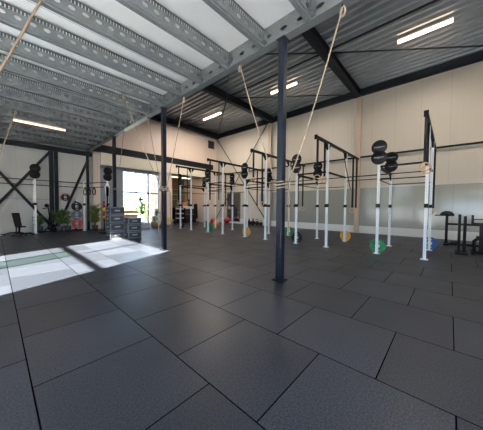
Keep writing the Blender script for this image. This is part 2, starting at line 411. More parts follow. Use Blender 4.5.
# wall columns / bracing of the left part of the far wall
m = MB(); m.box(2.12, 2.30, YW-.22, YW-.01, 0, 4.55); m.box(2.36, 2.52, YW-.16, YW-.01, 0, 4.55)
struct(m.build('wall_column', M_dark))
for a, b, d in (((2.15, 4.45), (-.75, .25), .30), ((-.75, 4.45), (2.10, .35), .44), ((3.95, 4.3), (2.45, .3), .33)):
    m = MB(); m.bar((a[0], YW-d, a[1]), (b[0], YW-d, b[1]), .05, .13, up=(0, 0, 1)); struct(m.build('wall_brace', M_dark))
flat('trim_7', mat('rail_grey', (.30, .31, .31), .5), XL, 2.1, YW-.03, YW, 1.78, 1.82)

# ------------------------------------------------------------------ ceiling lights
def light_fixture(x, y, z, L, label, group, strong=True, ang=0):
    t = thing('ceiling_light', label, 'ceiling light', (x, y, z), ang, group)
    MB().box(-.06, .06, -L/2, L/2, .02, .08).build('housing', M_pale, t)
    m = MB(); n = 8
    m.tube([(0, -L/2+.01, -.02), (0, L/2-.01, -.02)], .065 if strong else .035, 12); m.build('tube', M_tube if strong else M_tubew, t)
    return t
lg = 'tube lights under the corrugated roof'
light_fixture(11.1, .93, 8.15, 1.65, 'long bright tube light on the roof nearest the right edge', lg)
light_fixture(11.1, 7.08, 8.15, 1.65, 'tube light on the roof partly hidden behind the nearest column', lg)
light_fixture(11.0, 13.15, 8.15, 1.9, 'small tube light on the roof over the far corner', lg)
light_fixture(1.34, 12.25, 4.70, 1.6, 'pale orange tube light below the mezzanine joists', 'tube lights under the mezzanine', False, PI/2)
def area(name, loc, sx, sy, power, col, rot=(0, 0, 0), portal=False):
    d = bpy.data.lights.new(name, 'AREA'); d.shape = 'RECTANGLE'; d.size = sx; d.size_y = sy; d.energy = power; d.color = col
    if portal: d.cycles.is_portal = True
    o = bpy.data.objects.new(name, d); COL.objects.link(o); o.location = loc; o.rotation_euler = rot; return o
for y in (-4.0, .93, 7.08, 13.15):
    area('tube_lamp', (11.1, y, 8.08), .12, 1.6, 260, (1, .87, .74))
    if y == -4.0: light_fixture(11.1, y, 8.15, 1.65, 'tube light on the roof behind the camera', lg)
area('tube_lamp', (1.34, 12.25, 4.64), 1.5, .1, 22, (1, .74, .52))
for i, (x, y) in enumerate(((-2.6, 2.2), (-2.6, 9.0), (-2.6, 14.0))):  # extra lamps added out of view to brighten the mezzanine underside
    area('tube_lamp', (x, y, 4.62), 1.5, .1, 45, (1, .86, .72))
    light_fixture(x, y, 4.70, 1.6, ('added unseen tube light below the joists by the left wall near the camera', 'added unseen tube light below the joists by the left wall halfway', 'added unseen tube light below the joists by the far left corner')[i], 'tube lights under the mezzanine', False, PI/2)
area('recess_lamp', (11.5, YW+1.2, 4.0), 1.2, .3, 10, (1, .72, .42))
# portals
area('portal_far', (7.8, YW+.3, 2), 3.5, 3.9, 1, (1, 1, 1), (-PI/2, 0, 0), True)
area('portal_left', (XL-.25, 1.5, 2.3), 4.1, 12.6, 1, (1, 1, 1), (0, -PI/2, 0), True)
area('portal_back', (.2, YB-.3, 2.55), 8.0, 4.7, 1, (1, 1, 1), (PI/2, 0, 0), True)

# ------------------------------------------------------------------ pull-up rig
XF, XR_ = 8.3, 10.3
ROWS = [(.5, 1.7), (3.35, 4.6), (6.15, 7.4), (9.0, 10.25), (11.9, 13.1)]
rig = thing('pull_up_rig', 'long white and black pull-up rig with overhanging beams along the right wall', 'rig', (9.3, 6.8, 0))
def R_(x, y, z=0): return (x-9.3, y-6.8, z)
up_cache = {}
def upright(x, y, h):
    if h not in up_cache:
        m = MB(); m.box(-.0375, .0375, -.0375, .0375, .01, h)
        o = m.build('upright', M_white, rig, bevel=.005); up_cache[h] = o
        m = MB()
        for i in range(int((h-.4)/.1)):
            z = .25 + i*.1
            for s in (-1, 1):
                m.lathe([(.008, s*.0378), (0, s*.0378)], (0, 0, z), 'x', 6); m.lathe([(.008, s*.0378), (0, s*.0378)], (0, 0, z), 'y', 6)
        m.build('adjustment_hole', M_mark, o)['kind'] = 'stuff'
        m = MB(); m.box(-.09, .09, -.09, .09, 0, .01)
        for a in (-.065, .065):
            for b in (-.065, .065): m.lathe([(0, .022), (.01, .022), (.01, .01)], (a, b, 0), n=6)
        m.build('foot_plate', M_white, o)
        m = MB(); m.box(-.055, .055, -.048, .048, 1.48, 1.60); m.box(-.15, -.05, -.03, .03, 1.48, 1.51); m.box(-.165, -.15, -.03, .03, 1.48, 1.56)
        m.build('barbell_hook', M_black, o)
        o.location = R_(x, y)
        return o
    return dup(up_cache[h], R_(x, y), parent=rig)
HT, HS = 3.78, 2.86
for (a, b) in ROWS:
    for x in (XF, XR_):
        upright(x, a, HT); upright(x, b, HS)
def rbar(name, a, b, r, m=M_black, sq=0):
    q = MB()
    if sq: q.bar(R_(*a), R_(*b), sq)
    else: q.tube([R_(*a), R_(*b)], r, 8)
    return q.build(name, m, rig)
for i, (a, b) in enumerate(ROWS):
    # overhanging beam with end plates and gussets
    q = MB(); q.box(*[v for v in (7.3-9.3, 11.95-9.3)], a-.04-6.8, a+.04-6.8, HT, HT+.09)
    q.box(7.26-9.3, 7.30-9.3, a-.05-6.8, a+.05-6.8, HT-.04, HT+.11)
    for x in (XF, XR_):
        q.prism([R_(x-.22, a-.03, HT), R_(x+.22, a-.03, HT), R_(x+.04, a-.03, HT-.22), R_(x-.04, a-.03, HT-.22)], (0, .06, 0))
    q.build('overhanging_beam', M_black, rig)
    for x in (XF, XR_):
        rbar('pull_up_bar', (x, a, 2.78), (x, b, 2.78), .019 if x == XR_ else .03)
        rbar('pull_up_bar', (x, a, 2.37), (x, b, 2.37), .017)
    rbar('crossmember', (XF, b, 2.76), (XR_, b, 2.76), 0, sq=.075)
    rbar('crossmember', (XF, a, 2.76), (XR_, a, 2.76), 0, sq=.06)
    for x, s in ((XF, 1), (XR_, -1)):
        q = MB(); q.prism([R_(x+s*.03, b-.02, 2.73), R_(x+s*.28, b-.02, 2.73), R_(x+s*.03, b-.02, 2.5)], (0, .04, 0))
        q.build('gusset', M_black, rig)
    rbar('pull_up_bar', (XF, b, 2.37), (XR_, b, 2.37), .017)
    if i < 4:
        rbar('linking_bar', (XR_, b, 2.78), (XR_, ROWS[i+1][0], 2.78), .022)
        rbar('linking_bar', (XR_, b, 2.62), (XR_, ROWS[i+1][0], 2.62), .018)
    # ball targets
    for x in (XF, XR_):
        q = MB(); zs = (3.06, 3.385); xx = x-.05
        for k, z in enumerate(zs):
            q.lathe([(0, -.012), (.215, -.012), (.222, 0), (.215, .012), (0, .012)], R_(xx+.002*k, b, z), 'x', 28)
        q.box(xx-9.3+.005, xx-9.3+.02, b-6.8-.12, b-6.8+.12, 3.1, 3.34)
        q.box(x-.03-9.3, x+.03-9.3, b-6.8-.02, b-6.8+.02, HS, 3.2)
        tg = q.build('ball_target', M_target, rig)
        for z in zs:
            q = MB()
            for k in range(7):
                w = .014; yy = b + (k-3)*.042; hz = .045 - .003*abs(k-3)
                q.box(xx-9.3-.018, xx-9.3-.0135, yy-6.8-w, yy-6.8+w, z-hz/2+.008*math.cos(k), z+hz/2)
            q.build('target_print', M_mark, tg)
# small landmine / storage pegs at uprights
PEGS = []

# ------------------------------------------------------------------ bumper plates
def bumper(label, loc, m, n=1, r=.225, rz=0., group='bumper plates racked at the foot of the rig', tilt=0.):
    """one plate of thickness .06, axis local x"""
    t = thing('bumper_plate', label, 'weight plate', loc, rz, group)
    q = MB(); q.lathe([(.05, -.024), (.10, -.026), (.115, -.016), (.17, -.016), (.185, -.03), (r-.008, -.03), (r, -.02), (r, .02), (r-.008, .03), (.185, .03), (.17, .016), (.115, .016), (.10, .026), (.05, .024)], (0, 0, 0), 'x', 36)
    q.build('disc', m, t)
    q = MB(); q.lathe([(.025, -.034), (.075, -.034), (.075, .034), (.025, .034), (.025, -.034)], (0, 0, 0), 'x', 20); q.build('hub', M_chrome, t)
    q = MB()
    for s in range(2):
        for k in range(6):
            a = s*PI + PI/2 + (k-2.5)*.16; c, sn = math.cos(a), math.sin(a)
            q.bar((-.0175, .132*c, .132*sn), (-.0175, .155*c, .155*sn), .022, .005, up=(1, 0, 0))
    q.build('rim_print', mat('white_print', (.7, .7, .7), .6), t)
    t.rotation_euler = (0, tilt, rz)
    return t
pl0 = {}
def plate(col, m, label, loc, rz=0., tilt=0.):
    if col in pl0: 
        t = dup(pl0[col], loc, rz, label); t.rotation_euler = (0, tilt, rz); return t
    pl0[col] = bumper(label, loc, m, rz=rz, tilt=tilt); return pl0[col]
def peg(x, y, z=.235, L=.32):
    q = MB(); q.tube([R_(x+.03, y, z), R_(x+.03+L, y, z)], .022, 10)
    q.build('storage_peg', M_black, rig)
def pegged(x, y, cols, where, z=.235):
    peg(x, y, z)
    for k, (c, m) in enumerate(cols):
        plate(c, m, f'{c} bumper plate {where}' + ((', front' if k == 0 else ', rear') if len(cols) > 1 and cols[0][0] == cols[-1][0] else ''), (x+.09+.066*k, y, z))
pegged(XF, 1.7, [('green', M_green)], 'behind the front post under the largest double target')
pegged(XR_, .5, [('blue', M_blue)], 'at the rear post nearest the right machines')
pegged(XR_, 3.35, [('amber', M_yel)], 'at the rear post in front of the wall column')
pegged(XF, 4.6, [('black', M_rubber)], 'at the front post right of the nearest column')
pegged(XR_, 6.15, [('green', M_green)], 'just right of the nearest steel column')
pegged(XF, 7.4, [('amber', M_yel), ('amber', M_yel)], 'left of the nearest steel column mid rig')
pegged(XF, 10.25, [('green', M_green), ('green', M_green)], 'at the front post far along the rig')
pegged(XF, 13.1, [('black', M_rubber)], 'at the far end front post of the rig')
pegged(XR_, 13.1, [('green', M_green)], 'at the far end rear post of the rig')

# balls on floor
def ball(label, loc, r, m, group):
    q = MB(); k = 10
    q.lathe([(r*math.sin(PI*i/k), -r*math.cos(PI*i/k)) for i in range(k+1)], (0, 0, 0), 'z', 20)
    o = q.build('medicine_ball', m, loc=loc); tag(o, label, 'ball', group)
    q = MB(); q.tube([(r*1.002*math.cos(a*PI/12), r*1.002*math.sin(a*PI/12), 0) for a in range(24)], .006, 5, closed=True); q.build('seam', M_rubber, o)
    return o
gb = 'medicine balls on the floor by the far end of the right wall'
ball('red medicine ball on the floor left of the amber one', (12.7, 14.9, .25), .25, M_red, gb)
ball('red medicine ball on the floor against the wall, rightmost of the red ones', (13.9, 14.5, .28), .28, M_red, gb)
ball('amber medicine ball on the floor between two red balls', (10.7, 12.3, .23), .23, M_yel, gb)
ball('dark red medicine ball in the far corner behind the rig', (13.2, 15.6, .22), .22, mat('dark_red', (.22, .02, .03), .5), gb)

# kettlebells at wall
kb0 = None
def kettlebell(label, loc, rz, s=1.):
    global kb0
    if kb0 is None:
        t = thing('kettlebell', label, 'kettlebell', loc, rz, 'black kettlebells on the floor by the right wall')
        q = MB(); k = 10; r = .13
        q.lathe([(r*math.sin(PI*i/k)*(1 if i > 2 else .95), r - r*math.cos(PI*i/k)) for i in range(k+1)], (0, 0, 0), 'z', 18)
        q.build('bell', M_rubber, t)
        q = MB(); q.tube([(-.07, 0, .21), (-.09, 0, .29), (-.06, 0, .345), (0, 0, .355), (.06, 0, .345), (.09, 0, .29), (.07, 0, .21)], .017, 8); q.build('handle', M_black, t)
        kb0 = t
    else: t = dup(kb0, loc, rz, label)
    t.scale = (s, s, s); return t
for i, (y, s, wd) in enumerate(((12.5, 1.25, 'leftmost of the row'), (12.1, 1.4, 'second from the left in the row'), (11.68, 1.5, 'in the middle of the row'), (11.26, 1.4, 'second from the right in the row'), (10.88, 1.2, 'rightmost of the row'))):
    kettlebell(f'black kettlebell on the floor by the brace rod, {wd}', (14.1, y, 0), .5*i, s)

# mirror door at the right wall
t = thing('wall_mirror', 'tall framed mirror on the beige wall seen between the rig posts', 'mirror', (XW-.06, 14.35, 0))
MB().box(-.0, .03, -.75, .75, .25, 2.65).build('glass', M_mirror, t)
m = MB(); m.box(-.03, .05, -.82, -.75, .18, 2.72); m.box(-.03, .05, .75, .82, .18, 2.72); m.box(-.03, .05, -.75, .75, .18, .25); m.box(-.03, .05, -.75, .75, 2.65, 2.72); m.build('frame', M_frame, t)
tag(MB().box(XW-.08, XW-.001, 11.0, 11.35, 1.7, 2.5).build('notice_board', mat('pale_blue_board', (.30, .36, .42), .6)), 'small blue grey board hanging on the beige wall above the kettlebells', 'notice board')
t = thing('wall_vent', 'dark square louvre vent high on the far wall near the corner', 'vent', (13.95, YW-.03, 7.3))
MB().box(-.36, .36, 0, .028, -.36, .36).build('frame', M_frame, t)
m = MB()
for i in range(8): m.box(-.31, .31, -.03, .0, -.3+.08*i, -.26+.08*i)
m.build('louvre', M_black, t)

# ------------------------------------------------------------------ gym rings hung from the beams
def ring_set(x, y, label, zr, top=HT, r=.105, rz=0, n_strap=1.):
    t = thing('gymnastic_ring', label, 'gymnastic ring', (x, y, top), rz, 'wooden gymnastic rings hung from the rig beams')
    q = MB(); q.box(-.008, .008, -.038, .038, zr-top+r*2, 0); q.box(-.02, .02, -.035, .035, zr-top+r*2+.32, zr-top+r*2+.39); q.build('strap', M_strap, t)
    q = MB(); q.tube([(0, r*math.sin(a*PI/12), zr-top+r+r*math.cos(a*PI/12)) for a in range(24)], .015, 8, closed=True); q.build('ring', M_wood, t)
    return t
rows_lab = ['of the rightmost rig beam', 'of the beam right of the nearest column', 'of the beam just left of the nearest column', 'of the fourth beam along', 'of the farthest beam']
for i, (a, b) in enumerate(ROWS):
    if i == 0: hz = (2.42, 1.25)
    elif i == 1: hz = (2.36, 1.25)
    elif i == 2: hz = (2.5, 1.3)
    else: hz = (1.6, 1.3)
    for k, (x, z) in enumerate(((7.42, hz[0]), (8.02, hz[0]), (11.25, hz[1]), (11.8, hz[1]))):
        if i == 2 and k == 1: z = 1.5
        ring_set(x, a, f"wooden ring hung at the {('front tip', 'front part', 'rear part', 'rear tip')[k]} {rows_lab[i]}", z, rz=(.5, -.2, .4, .1)[k])

# barbell-like strap/banding: suspension rope from P beam
m = MB(); m.tube([(9.7, 3.27, 3.77), (10.0, 3.25, 3.1), (10.6, 3.25, 2.3)], .018, 6)
tag(m.build('resistance_band', M_strap), 'dark resistance band slanting down from the beam right of the nearest column', 'resistance band')

# ------------------------------------------------------------------ ropes
def rope(label, top, tie, tail, m=M_rope, r=.0115, sag=.12, group='climbing ropes tied back to the columns', col=None, side=0.):
    top = Vector(top); tie = Vector(tie)
    t = thing('climbing_rope', label, 'climbing rope', tuple(top), 0, group)
    pts = []
    for i in range(17):
        s = i/16; p = top.lerp(tie, s); p.z -= sag*4*s*(1-s)
        pts.append(p-top)
    q = MB(); q.tube(pts, r, 8)
    q.build('rope', m, t)
    # eye and shackle on top
    q = MB(); q.tube([(0, .035*math.sin(a*PI/8), -.02+.08*math.cos(a*PI/8)-.06) for a in range(16)], r*1.1, 6, closed=True); q.build('eye_splice', m, t)
    q = MB(); q.tube([(-.03, 0, -.02), (-.03, 0, .05), (.03, 0, .05), (.03, 0, -.02)], .012, 6); q.build('shackle', M_black, t)
    if tail is not None:
        # wraps round the column, then hangs down
        tp = Vector(tail); c = Vector((XC, col, 0)); pts = [tie-top]
        w = .10
        for k, (a, b) in enumerate(((w, -w), (-w, -w), (-w, w), (w, w))*2):
            pts.append(Vector((c.x+a, c.y+b, tie.z - .014*k)) - top)
        q = MB(); q.tube(pts + [pts[1]+Vector((0, 0, -.09))], r*1.05, 8); q.build('knot', m, t)
        pts = []
        for i in range(12):
            s = i/11; p = Vector((tp.x, tp.y, tie.z)).lerp(Vector((tp.x+.03*math.sin(side), tp.y+.02, tp.z)), s)
            st = max(0, 1-s*7); p = p.lerp(tie, st*st); p.x += .015*math.sin(5*s+side)
            pts.append(p-top)
        q = MB(); q.tube(pts, r*1.15, 8); q.build('tail', m, t)
    else:
        e = tie - top; q = MB(); q.tube([e, e+Vector((-.06, .04, -.35)), Vector((e.x-.08, e.y+.05, .02-top.z))], r, 8); q.build('tail', m, t)
    return t
c1, c2, c3 = 2.48, 7.07, 11.68
rope('light rope from the edge beam slanting right down to the nearest column', (XC, 3.62, 4.70), (XC-.02, c1+.11, 1.98), (XC+.13, c1+.0, .95), col=c1, side=1)
rope('rope from the edge beam right of the nearest column slanting left down to it', (XC, 1.36, 4.70), (XC+.08, c1-.11, 1.92), (XC+.16, c1-.09, .9), col=c1, side=2)
rope('rope from the edge beam meeting the patch column from the upper right', (XC, 5.88, 4.70), (XC+.02, c2-.11, 2.06), (XC+.17, c2-.13, .7), col=c2, side=3)
rope('rope from the edge beam meeting the patch column from the upper left', (XC, 8.2, 4.70), (XC-.02, c2+.11, 2.08), (XC-.12, c2+.12, .5), col=c2, side=4)
rope('rope from an inner joist crossing to the patch column from the far left', (2.58, 7.06, 4.70), (XC-.11, c2, 2.12), (XC-.2, c2-.05, .9), col=c2, side=5)
rope('rope from the edge beam coming down to the column behind the plyo boxes', (XC, 10.5, 4.70), (XC+.06, c3-.11, 2.3), (XC+.14, c3-.12, 1.5), col=c3, side=1)
rope('thick dark brown rope crossing the upper left corner near the camera', (.78, 3.0, 4.74), (-.36, 4.12, 2.0), None, M_rope2, .0125, .1, 'climbing ropes under the joists at the left')
rope('thin rope hanging left of the orange tube light', (.56, 11.1, 4.74), (-.3, 11.7, 2.0), None, M_rope, .018, .25, 'climbing ropes under the joists at the left')

# ------------------------------------------------------------------ left rig along the far wall
rg = thing('wall_rig', 'white post pull-up rig standing along the far left wall', 'rig', (1.44, 15.9, 0))
O = Vector((1.44, 15.9, 0))
def L_(x, y, z=0): return tuple(Vector((x, y, z)) - O)
def post2(x, y, h):
    q = MB(); a = L_(x, y); q.box(a[0]-.0375, a[0]+.0375, a[1]-.0375, a[1]+.0375, .01, h)
    o = q.build('upright', M_white, rg, bevel=.005)
    q = MB(); q.box(a[0]-.09, a[0]+.09, a[1]-.09, a[1]+.09, 0, .01); q.build('foot_plate', M_white, o)
    q = MB(); q.box(a[0]-.05, a[0]+.05, a[1]-.14, a[1]+.05, 1.48, 1.60); q.build('barbell_hook', M_black, o)
    return o
for x, y, h in ((.12, 15.9, 2.86), (1.44, 15.9, 2.86), (1.44, 16.55, 2.86), (3.58, 15.9, 2.86), (4.28, 14.1, 2.86)): post2(x, y, h)
for z, r in ((2.78, .02), (2.52, .02)):
    for a, b in (((.12-1.2, 15.9), (3.58, 15.9)), ((3.58, 15.9), (4.28, 14.1))):
        q = MB(); q.tube([L_(*a, z), L_(*b, z)], r, 8); q.build('pull_up_bar', M_black, rg)
for x, y, rz in ((1.44, 15.85, 0), (4.28, 14.05, 0)):
    q = MB(); a = L_(x, y)
    for k, z in enumerate((3.06, 3.385)):
        q.lathe([(0, -.012), (.215, -.012), (.222, 0), (.215, .012), (0, .012)], (a[0]+.02*k, a[1]-.002*k, z), 'y', 28)
    q.box(a[0]-.03, a[0]+.03, a[1]+.02, a[1]+.05, 2.86, 3.3); q.build('ball_target', M_target, rg)

# plates on the wall storage left
pg2 = 'weight plates stored along the far left wall'
t = thing('plate_tree', 'black upright plate holder by the far left wall', 'plate rack', (3.25, 16.25, 0))
MB().bar((0, .12, 0), (0, .12, 1.75), .07).build('post', M_black, t)
q = MB(); q.bar((-.3, .12, .03), (.3, .12, .03), .06); q.bar((0, -.35, .03), (0, .3, .03), .06); q.build('base', M_black, t)
for z in (1.42, .93, .42): q = MB(); q.tube([(0, .1, z), (0, -.28, z)], .022, 8); q.build('peg', M_black, t)
p0 = plate('black', M_rubber, 'black weight plate on the top peg of the far left plate holder', (3.25, 16.05, 1.42), PI/2); p0['group'] = pg2
p1 = plate('slate', mat('slate_rubber', (.09, .11, .15), .5), 'slate grey weight plate on the middle peg of the far left plate holder', (3.25, 16.05, .93), PI/2); p1['group'] = pg2
p2 = plate('red', M_red, 'red weight plate on the bottom peg of the far left plate holder', (3.25, 16.02, .42), PI/2); p2['group'] = pg2
p3 = plate('black', M_rubber, 'dark red rimmed plate hung on the wall beside the diagonal brace', (2.82, 16.62, 1.95), PI/2); p3['group'] = pg2
for q in (p0, p1, p2): q.scale = (1.0, 1.16, 1.16)
for k in (p3,):
    for c in kids(k):
        if c.name.startswith('disc'): c.data = c.data.copy()
q = MB(); q.lathe([(.19, -.034), (.226, -.034), (.226, .03), (.19, .03)], (0, 0, 0), 'x', 32); q.build('rim', M_red, p3)
q = MB(); q.tube([(2.82, YW, 1.95), (2.82, 16.55, 1.95)], .02, 8); struct(q.build('wall_peg', M_black))

# adjustable bench at far left
t = thing('weight_bench', 'small black adjustable bench with raised backrest at the far left wall', 'bench', (.78, 15.35, 0), .3)
q = MB(); q.prism([(-.13, 0, .42), (.13, 0, .42), (.15, .3, 1.1), (-.15, .3, 1.1)], (0, .05, -.03)); q.build('backrest', M_pad, t, bevel=.02)
q = MB(); q.box(-.15, .15, -.34, -.02, .40, .46); q.build('seat', M_pad, t, bevel=.015)
q = MB(); q.bar((0, -.4, .1), (0, .45, .12), .06); q.bar((0, 0, .1), (0, -.05, .42), .06); q.bar((0, .3, .1), (0, .24, .85), .04); q.build('frame', M_black, t)
for y in (-.4, .45):
    q = MB(); q.tube([(-.42, y, .03), (-.2, y, .12), (.2, y, .12), (.42, y, .03)], .025, 8); q.build('foot', M_black, t)
for s in (-1, 1):
    q = MB(); q.lathe([(0, -.02), (.06, -.02), (.06, .02), (0, .02)], (.1*s, -.43, .07), 'x', 14); q.build('wheel', M_rubber, t)

# upright fan-like trainer at the wall left of wall column
t = thing('air_bike', 'slim black exercise bike with round head by the wall column plants', 'exercise bike', (1.95, 15.95, 0))
q = MB(); q.tube([(0, 0, 1.4), (.05, 0, .9), (.0, 0, .3)], .03, 8); q.tube([(-.25, 0, .06), (.3, 0, .06)], .03, 8); q.tube([(0, 0, .3), (-.2, 0, .06)], .03, 8); q.tube([(0, 0, .3), (.25, 0, .06)], .03, 8); q.tube([(.05, 0, .9), (.22, 0, .3)], .025, 8); q.build('frame', M_black, t)
q = MB(); q.lathe([(0, -.03), (.09, -.03), (.10, 0), (.09, .03), (0, .03)], (-.05, 0, 1.46), 'y', 18); q.build('console', M_black, t)
q = MB(); q.lathe([(.12, -.02), (.2, -.03), (.2, .03), (.12, .02), (.12, -.02)], (.15, 0, .28), 'y', 20); q.build('flywheel', M_black, t)
q = MB(); q.tube([(-.2, -.2, 1.3), (-.05, 0, 1.32), (-.2, .2, 1.3)], .018, 8); q.build('handlebar', M_black, t)
q = MB(); q.box(.12, .34, -.08, .08, .92, .97); q.bar((.22, 0, .92), (.18, 0, .4), .03); q.build('saddle', M_pad, t)

# ------------------------------------------------------------------ plants
def plant(label, loc, h, spread, n, pot=True, m=M_leaf, name='potted_plant', leaf=.3, pr=.17, group=None, stem_h=.5):
    t = thing(name, label, 'plant', loc, 0, group)
    z0 = 0
    if pot:
        q = MB(); q.lathe([(0, .0), (pr*.75, 0), (pr, .32), (pr*.9, .32), (pr*.88, .27), (0, .27)], (0, 0, 0), 'z', 18); q.build('pot', M_pot, t); z0 = .27
    q = MB()
    for k in range(4):
        a = k*1.7; q.tube([(0, 0, z0), (spread*.12*math.cos(a), spread*.12*math.sin(a), z0+(h-z0)*.35), (spread*.22*math.cos(a), spread*.22*math.sin(a), z0+(h-z0)*.75)], [.015, .012, .005], 5)
    q.build('stem', M_leaf, t)
    q = MB(); rnd = random.Random(hash(label) & 1023 if False else len(label)*7+n)
    for k in range(n):
        a = rnd.random()*2*PI; zz = z0 + (h-z0)*(stem_h*rnd.random() + .12); rr = spread*.18*rnd.random()
        b = Vector((rr*math.cos(a), rr*math.sin(a), zz)); L = leaf*(.6+.6*rnd.random()); el = .2+1.1*rnd.random()
        d = Vector((math.cos(a)*math.cos(el), math.sin(a)*math.cos(el), math.sin(el))); sd = Vector((-math.sin(a), math.cos(a), 0))*L*.14
        p1 = b + d*L*.45 + Vector((0, 0, .02)); p2 = b + d*L + Vector((0, 0, -L*.25))
        q.add([b, p1 + sd, p2, p1 - sd, p1 + Vector((0, 0, .015))], [(0, 1, 4), (1, 2, 4), (2, 3, 4), (3, 0, 4)])
    q.build('leaves', m, t)['kind'] = 'stuff'
    return t
plant('leafy palm in a dark pot between the far column and the weight rack', (4.05, 15.6, 0), 1.5, .9, 200, stem_h=.75, leaf=.45, m=mat('palm_green', (.15, .20, .06), .6, noise=.3))
plant('bushy green plant at the foot of the wall column', (2.42, 15.95, 0), 1.25, .8, 150, stem_h=.7, leaf=.4)
plant('low green plant left of the wall column bush', (1.62, 16.3, 0), .85, .5, 70, stem_h=.8, leaf=.32)
plant('green plant right of the wall column behind the plates', (2.80, 16.0, 0), 1.1, .45, 80, stem_h=.8, leaf=.32)
plant('tall branching plant standing in front of the big window', (7.1, 16.1, 0), 2.2, 1.1, 110, stem_h=.8, leaf=.42)
plant('dark leafy plant by the right end of the window', (8.3, 16.25, 0), 1.6, .6, 110, leaf=.35)
plant('small plant on the floor by the wicker basket', (7.75, 15.6, 0), .9, .4, 60, leaf=.28)

# ------------------------------------------------------------------ plyo boxes
def plyo(label, loc, w, d, h, rz):
    t = thing('plyo_box', label, 'plyo box', loc, rz, 'dark plyo boxes stacked beside the column')
    MB().box(-w/2, w/2, -d/2, d/2, .004, h).build('body', M_foam, t, bevel=.015)
    q = MB()
    for y in (-d/2-.004, ):
        q.box(-w/2+.01, w/2-.01, y, y+.003, h-.05, h-.02); q.box(-w/2+.01, w/2-.01, y, y+.003, .02, .05)
        q.box(-w/2+.01, -w/2+.04, y, y+.003, .05, h-.05); q.box(w/2-.04, w/2-.01, y, y+.003, .05, h-.05)
    for x in (-w/2-.004, w/2+.001):
        q.box(x, x+.003, -d/2+.01, d/2-.01, h-.05, h-.02); q.box(x, x+.003, -d/2+.01, d/2-.01, .02, .05)
    q.build('edge_band', M_foam2, t)
    q = MB(); q.box(-.11, .11, -d/2-.010, -d/2-.001, h*.45, h*.62); q.build('grip_slot', M_mark, t)
    q = MB(); q.box(-w/2-.010, -w/2-.001, -.10, .10, h*.45, h*.62); q.build('grip_slot', M_mark, t)
    return t
zz = 0
for i, h in enumerate((.36, .36, .35, .35)):
    plyo(('bottom box of the taller plyo stack', 'second box up in the taller plyo stack', 'third box up in the taller plyo stack', 'topmost box of the taller plyo stack')[i], (3.62, 10.95, zz), .62, .5, h, .05*(i % 2)); zz += h+.002
zz = 0
for i, h in enumerate((.32, .31, .30)):
    plyo(('bottom box of the lower plyo stack by the window side', 'middle box of the lower plyo stack by the window side', 'top box of the lower plyo stack by the window side')[i], (4.28, 10.75, zz), .60, .55, h, -.04*(i % 2)); zz += h+.002

# wooden crate, basket and clutter by the window
t = thing('wooden_crate', 'pale wooden crate standing below the window right of the plyo boxes', 'crate', (5.9, 15.3, 0), .1)
q = MB()
for k in range(5): q.box(-.45, .45, -.26, -.235, .02+.24*k, .22+.24*k); q.box(-.45, .45, .235, .26, .02+.24*k, .22+.24*k)
q.build('side_board', M_wood, t)
q = MB()
for k in range(5): q.box(-.47, -.45, -.26, .26, .02+.24*k, .22+.24*k); q.box(.45, .47, -.26, .26, .02+.24*k, .22+.24*k)
q.build('end_board', M_wood, t)
MB().box(-.45, .45, -.235, .235, 1.14, 1.17).build('lid', M_wood, t)
t = thing('wicker_basket', 'round wicker basket on the floor in front of the window', 'basket', (7.45, 14.9, 0))
q = MB(); q.lathe([(0, 0), (.22, 0), (.28, .3), (.27, .42), (.25, .42), (.25, .3), (.2, .03), (0, .03)], (0, 0, 0), 'z', 22); q.build('body', M_basket, t)
q = MB(); q.tube([(.27*math.cos(a*PI/12), .27*math.sin(a*PI/12), .42) for a in range(24)], .018, 6, closed=True); q.build('rim', M_wood, t)
t = thing('storage_bench', 'low wooden bench with yellow bin in front of the window', 'bench', (8.5, 15.3, 0))
MB().box(-.55, .55, -.2, .2, .42, .47).build('seat', M_wood, t, bevel=.008)
for sx in (-.48, .48):
    for sy in (-.15, .15): MB().box(sx-.025, sx+.025, sy-.025, sy+.025, 0, .42).build('leg', M_brown, t)
o = MB(); o.box(-.2, .2, -.14, .14, 0, .16); o.box(-.22, .22, -.16, .16, .16, .2)
tag(o.build('storage_bin', M_yellow, loc=(8.6, 15.3, .472)), 'small yellow bin on the low wooden bench', 'bin')
o = MB(); o.box(-.25, .25, -.2, .2, 0, .3); o.box(-.27, .27, -.22, .22, .3, .35)
tag(o.build('storage_bin', M_tub, loc=(6.75, 14.9, 0)), 'pale grey storage bin on the floor by the wooden crate', 'bin')
for i, (x, y, m_, wd) in enumerate(((7.0, 15.6, M_rubber, 'black'), (8.0, 14.9, M_brown, 'brown'))):
    ball(f'{wd} medicine ball on the floor before the window', (x, y, .18), .18, m_, 'medicine balls on the floor before the window')

# hanging items + medicine ball tower near second left post
t = thing('ball_rack', 'slim vertical rack of small coloured balls by the potted palm', 'ball rack', (4.42, 15.1, 0))
MB().bar((0, .1, 0), (0, .1, 1.75), .05).build('post', M_black, t)
q = MB(); q.bar((-.25, .1, .02), (.25, .1, .02), .05); q.bar((0, -.2, .02), (0, .3, .02), .05); q.build('base', M_black, t)
for z in (.78, 1.02, 1.26, 1.5): q = MB(); q.tube([(-.1, .1, z-.11), (-.12, -.08, z-.11), (0, -.16, z-.11), (.12, -.08, z-.11), (.1, .1, z-.11)], .012, 6); q.build('shelf', M_black, t)
for z, m_, wd in ((.78, M_yel, 'amber ball on the lowest shelf'), (1.02, M_red, 'red ball on the second shelf'), (1.26, M_yellow, 'yellow ball on the third shelf'), (1.5, M_red, 'red ball on the top shelf')):
    ball(wd + ' of the slim ball rack', (4.42, 15.1-.0, z), .11, m_, 'small balls in the slim rack').location.y = 15.08
t = thing('cable_trainer', 'slim white and black cable trainer under the double target by the plyo boxes', 'cable machine', (4.1, 13.6, 0))
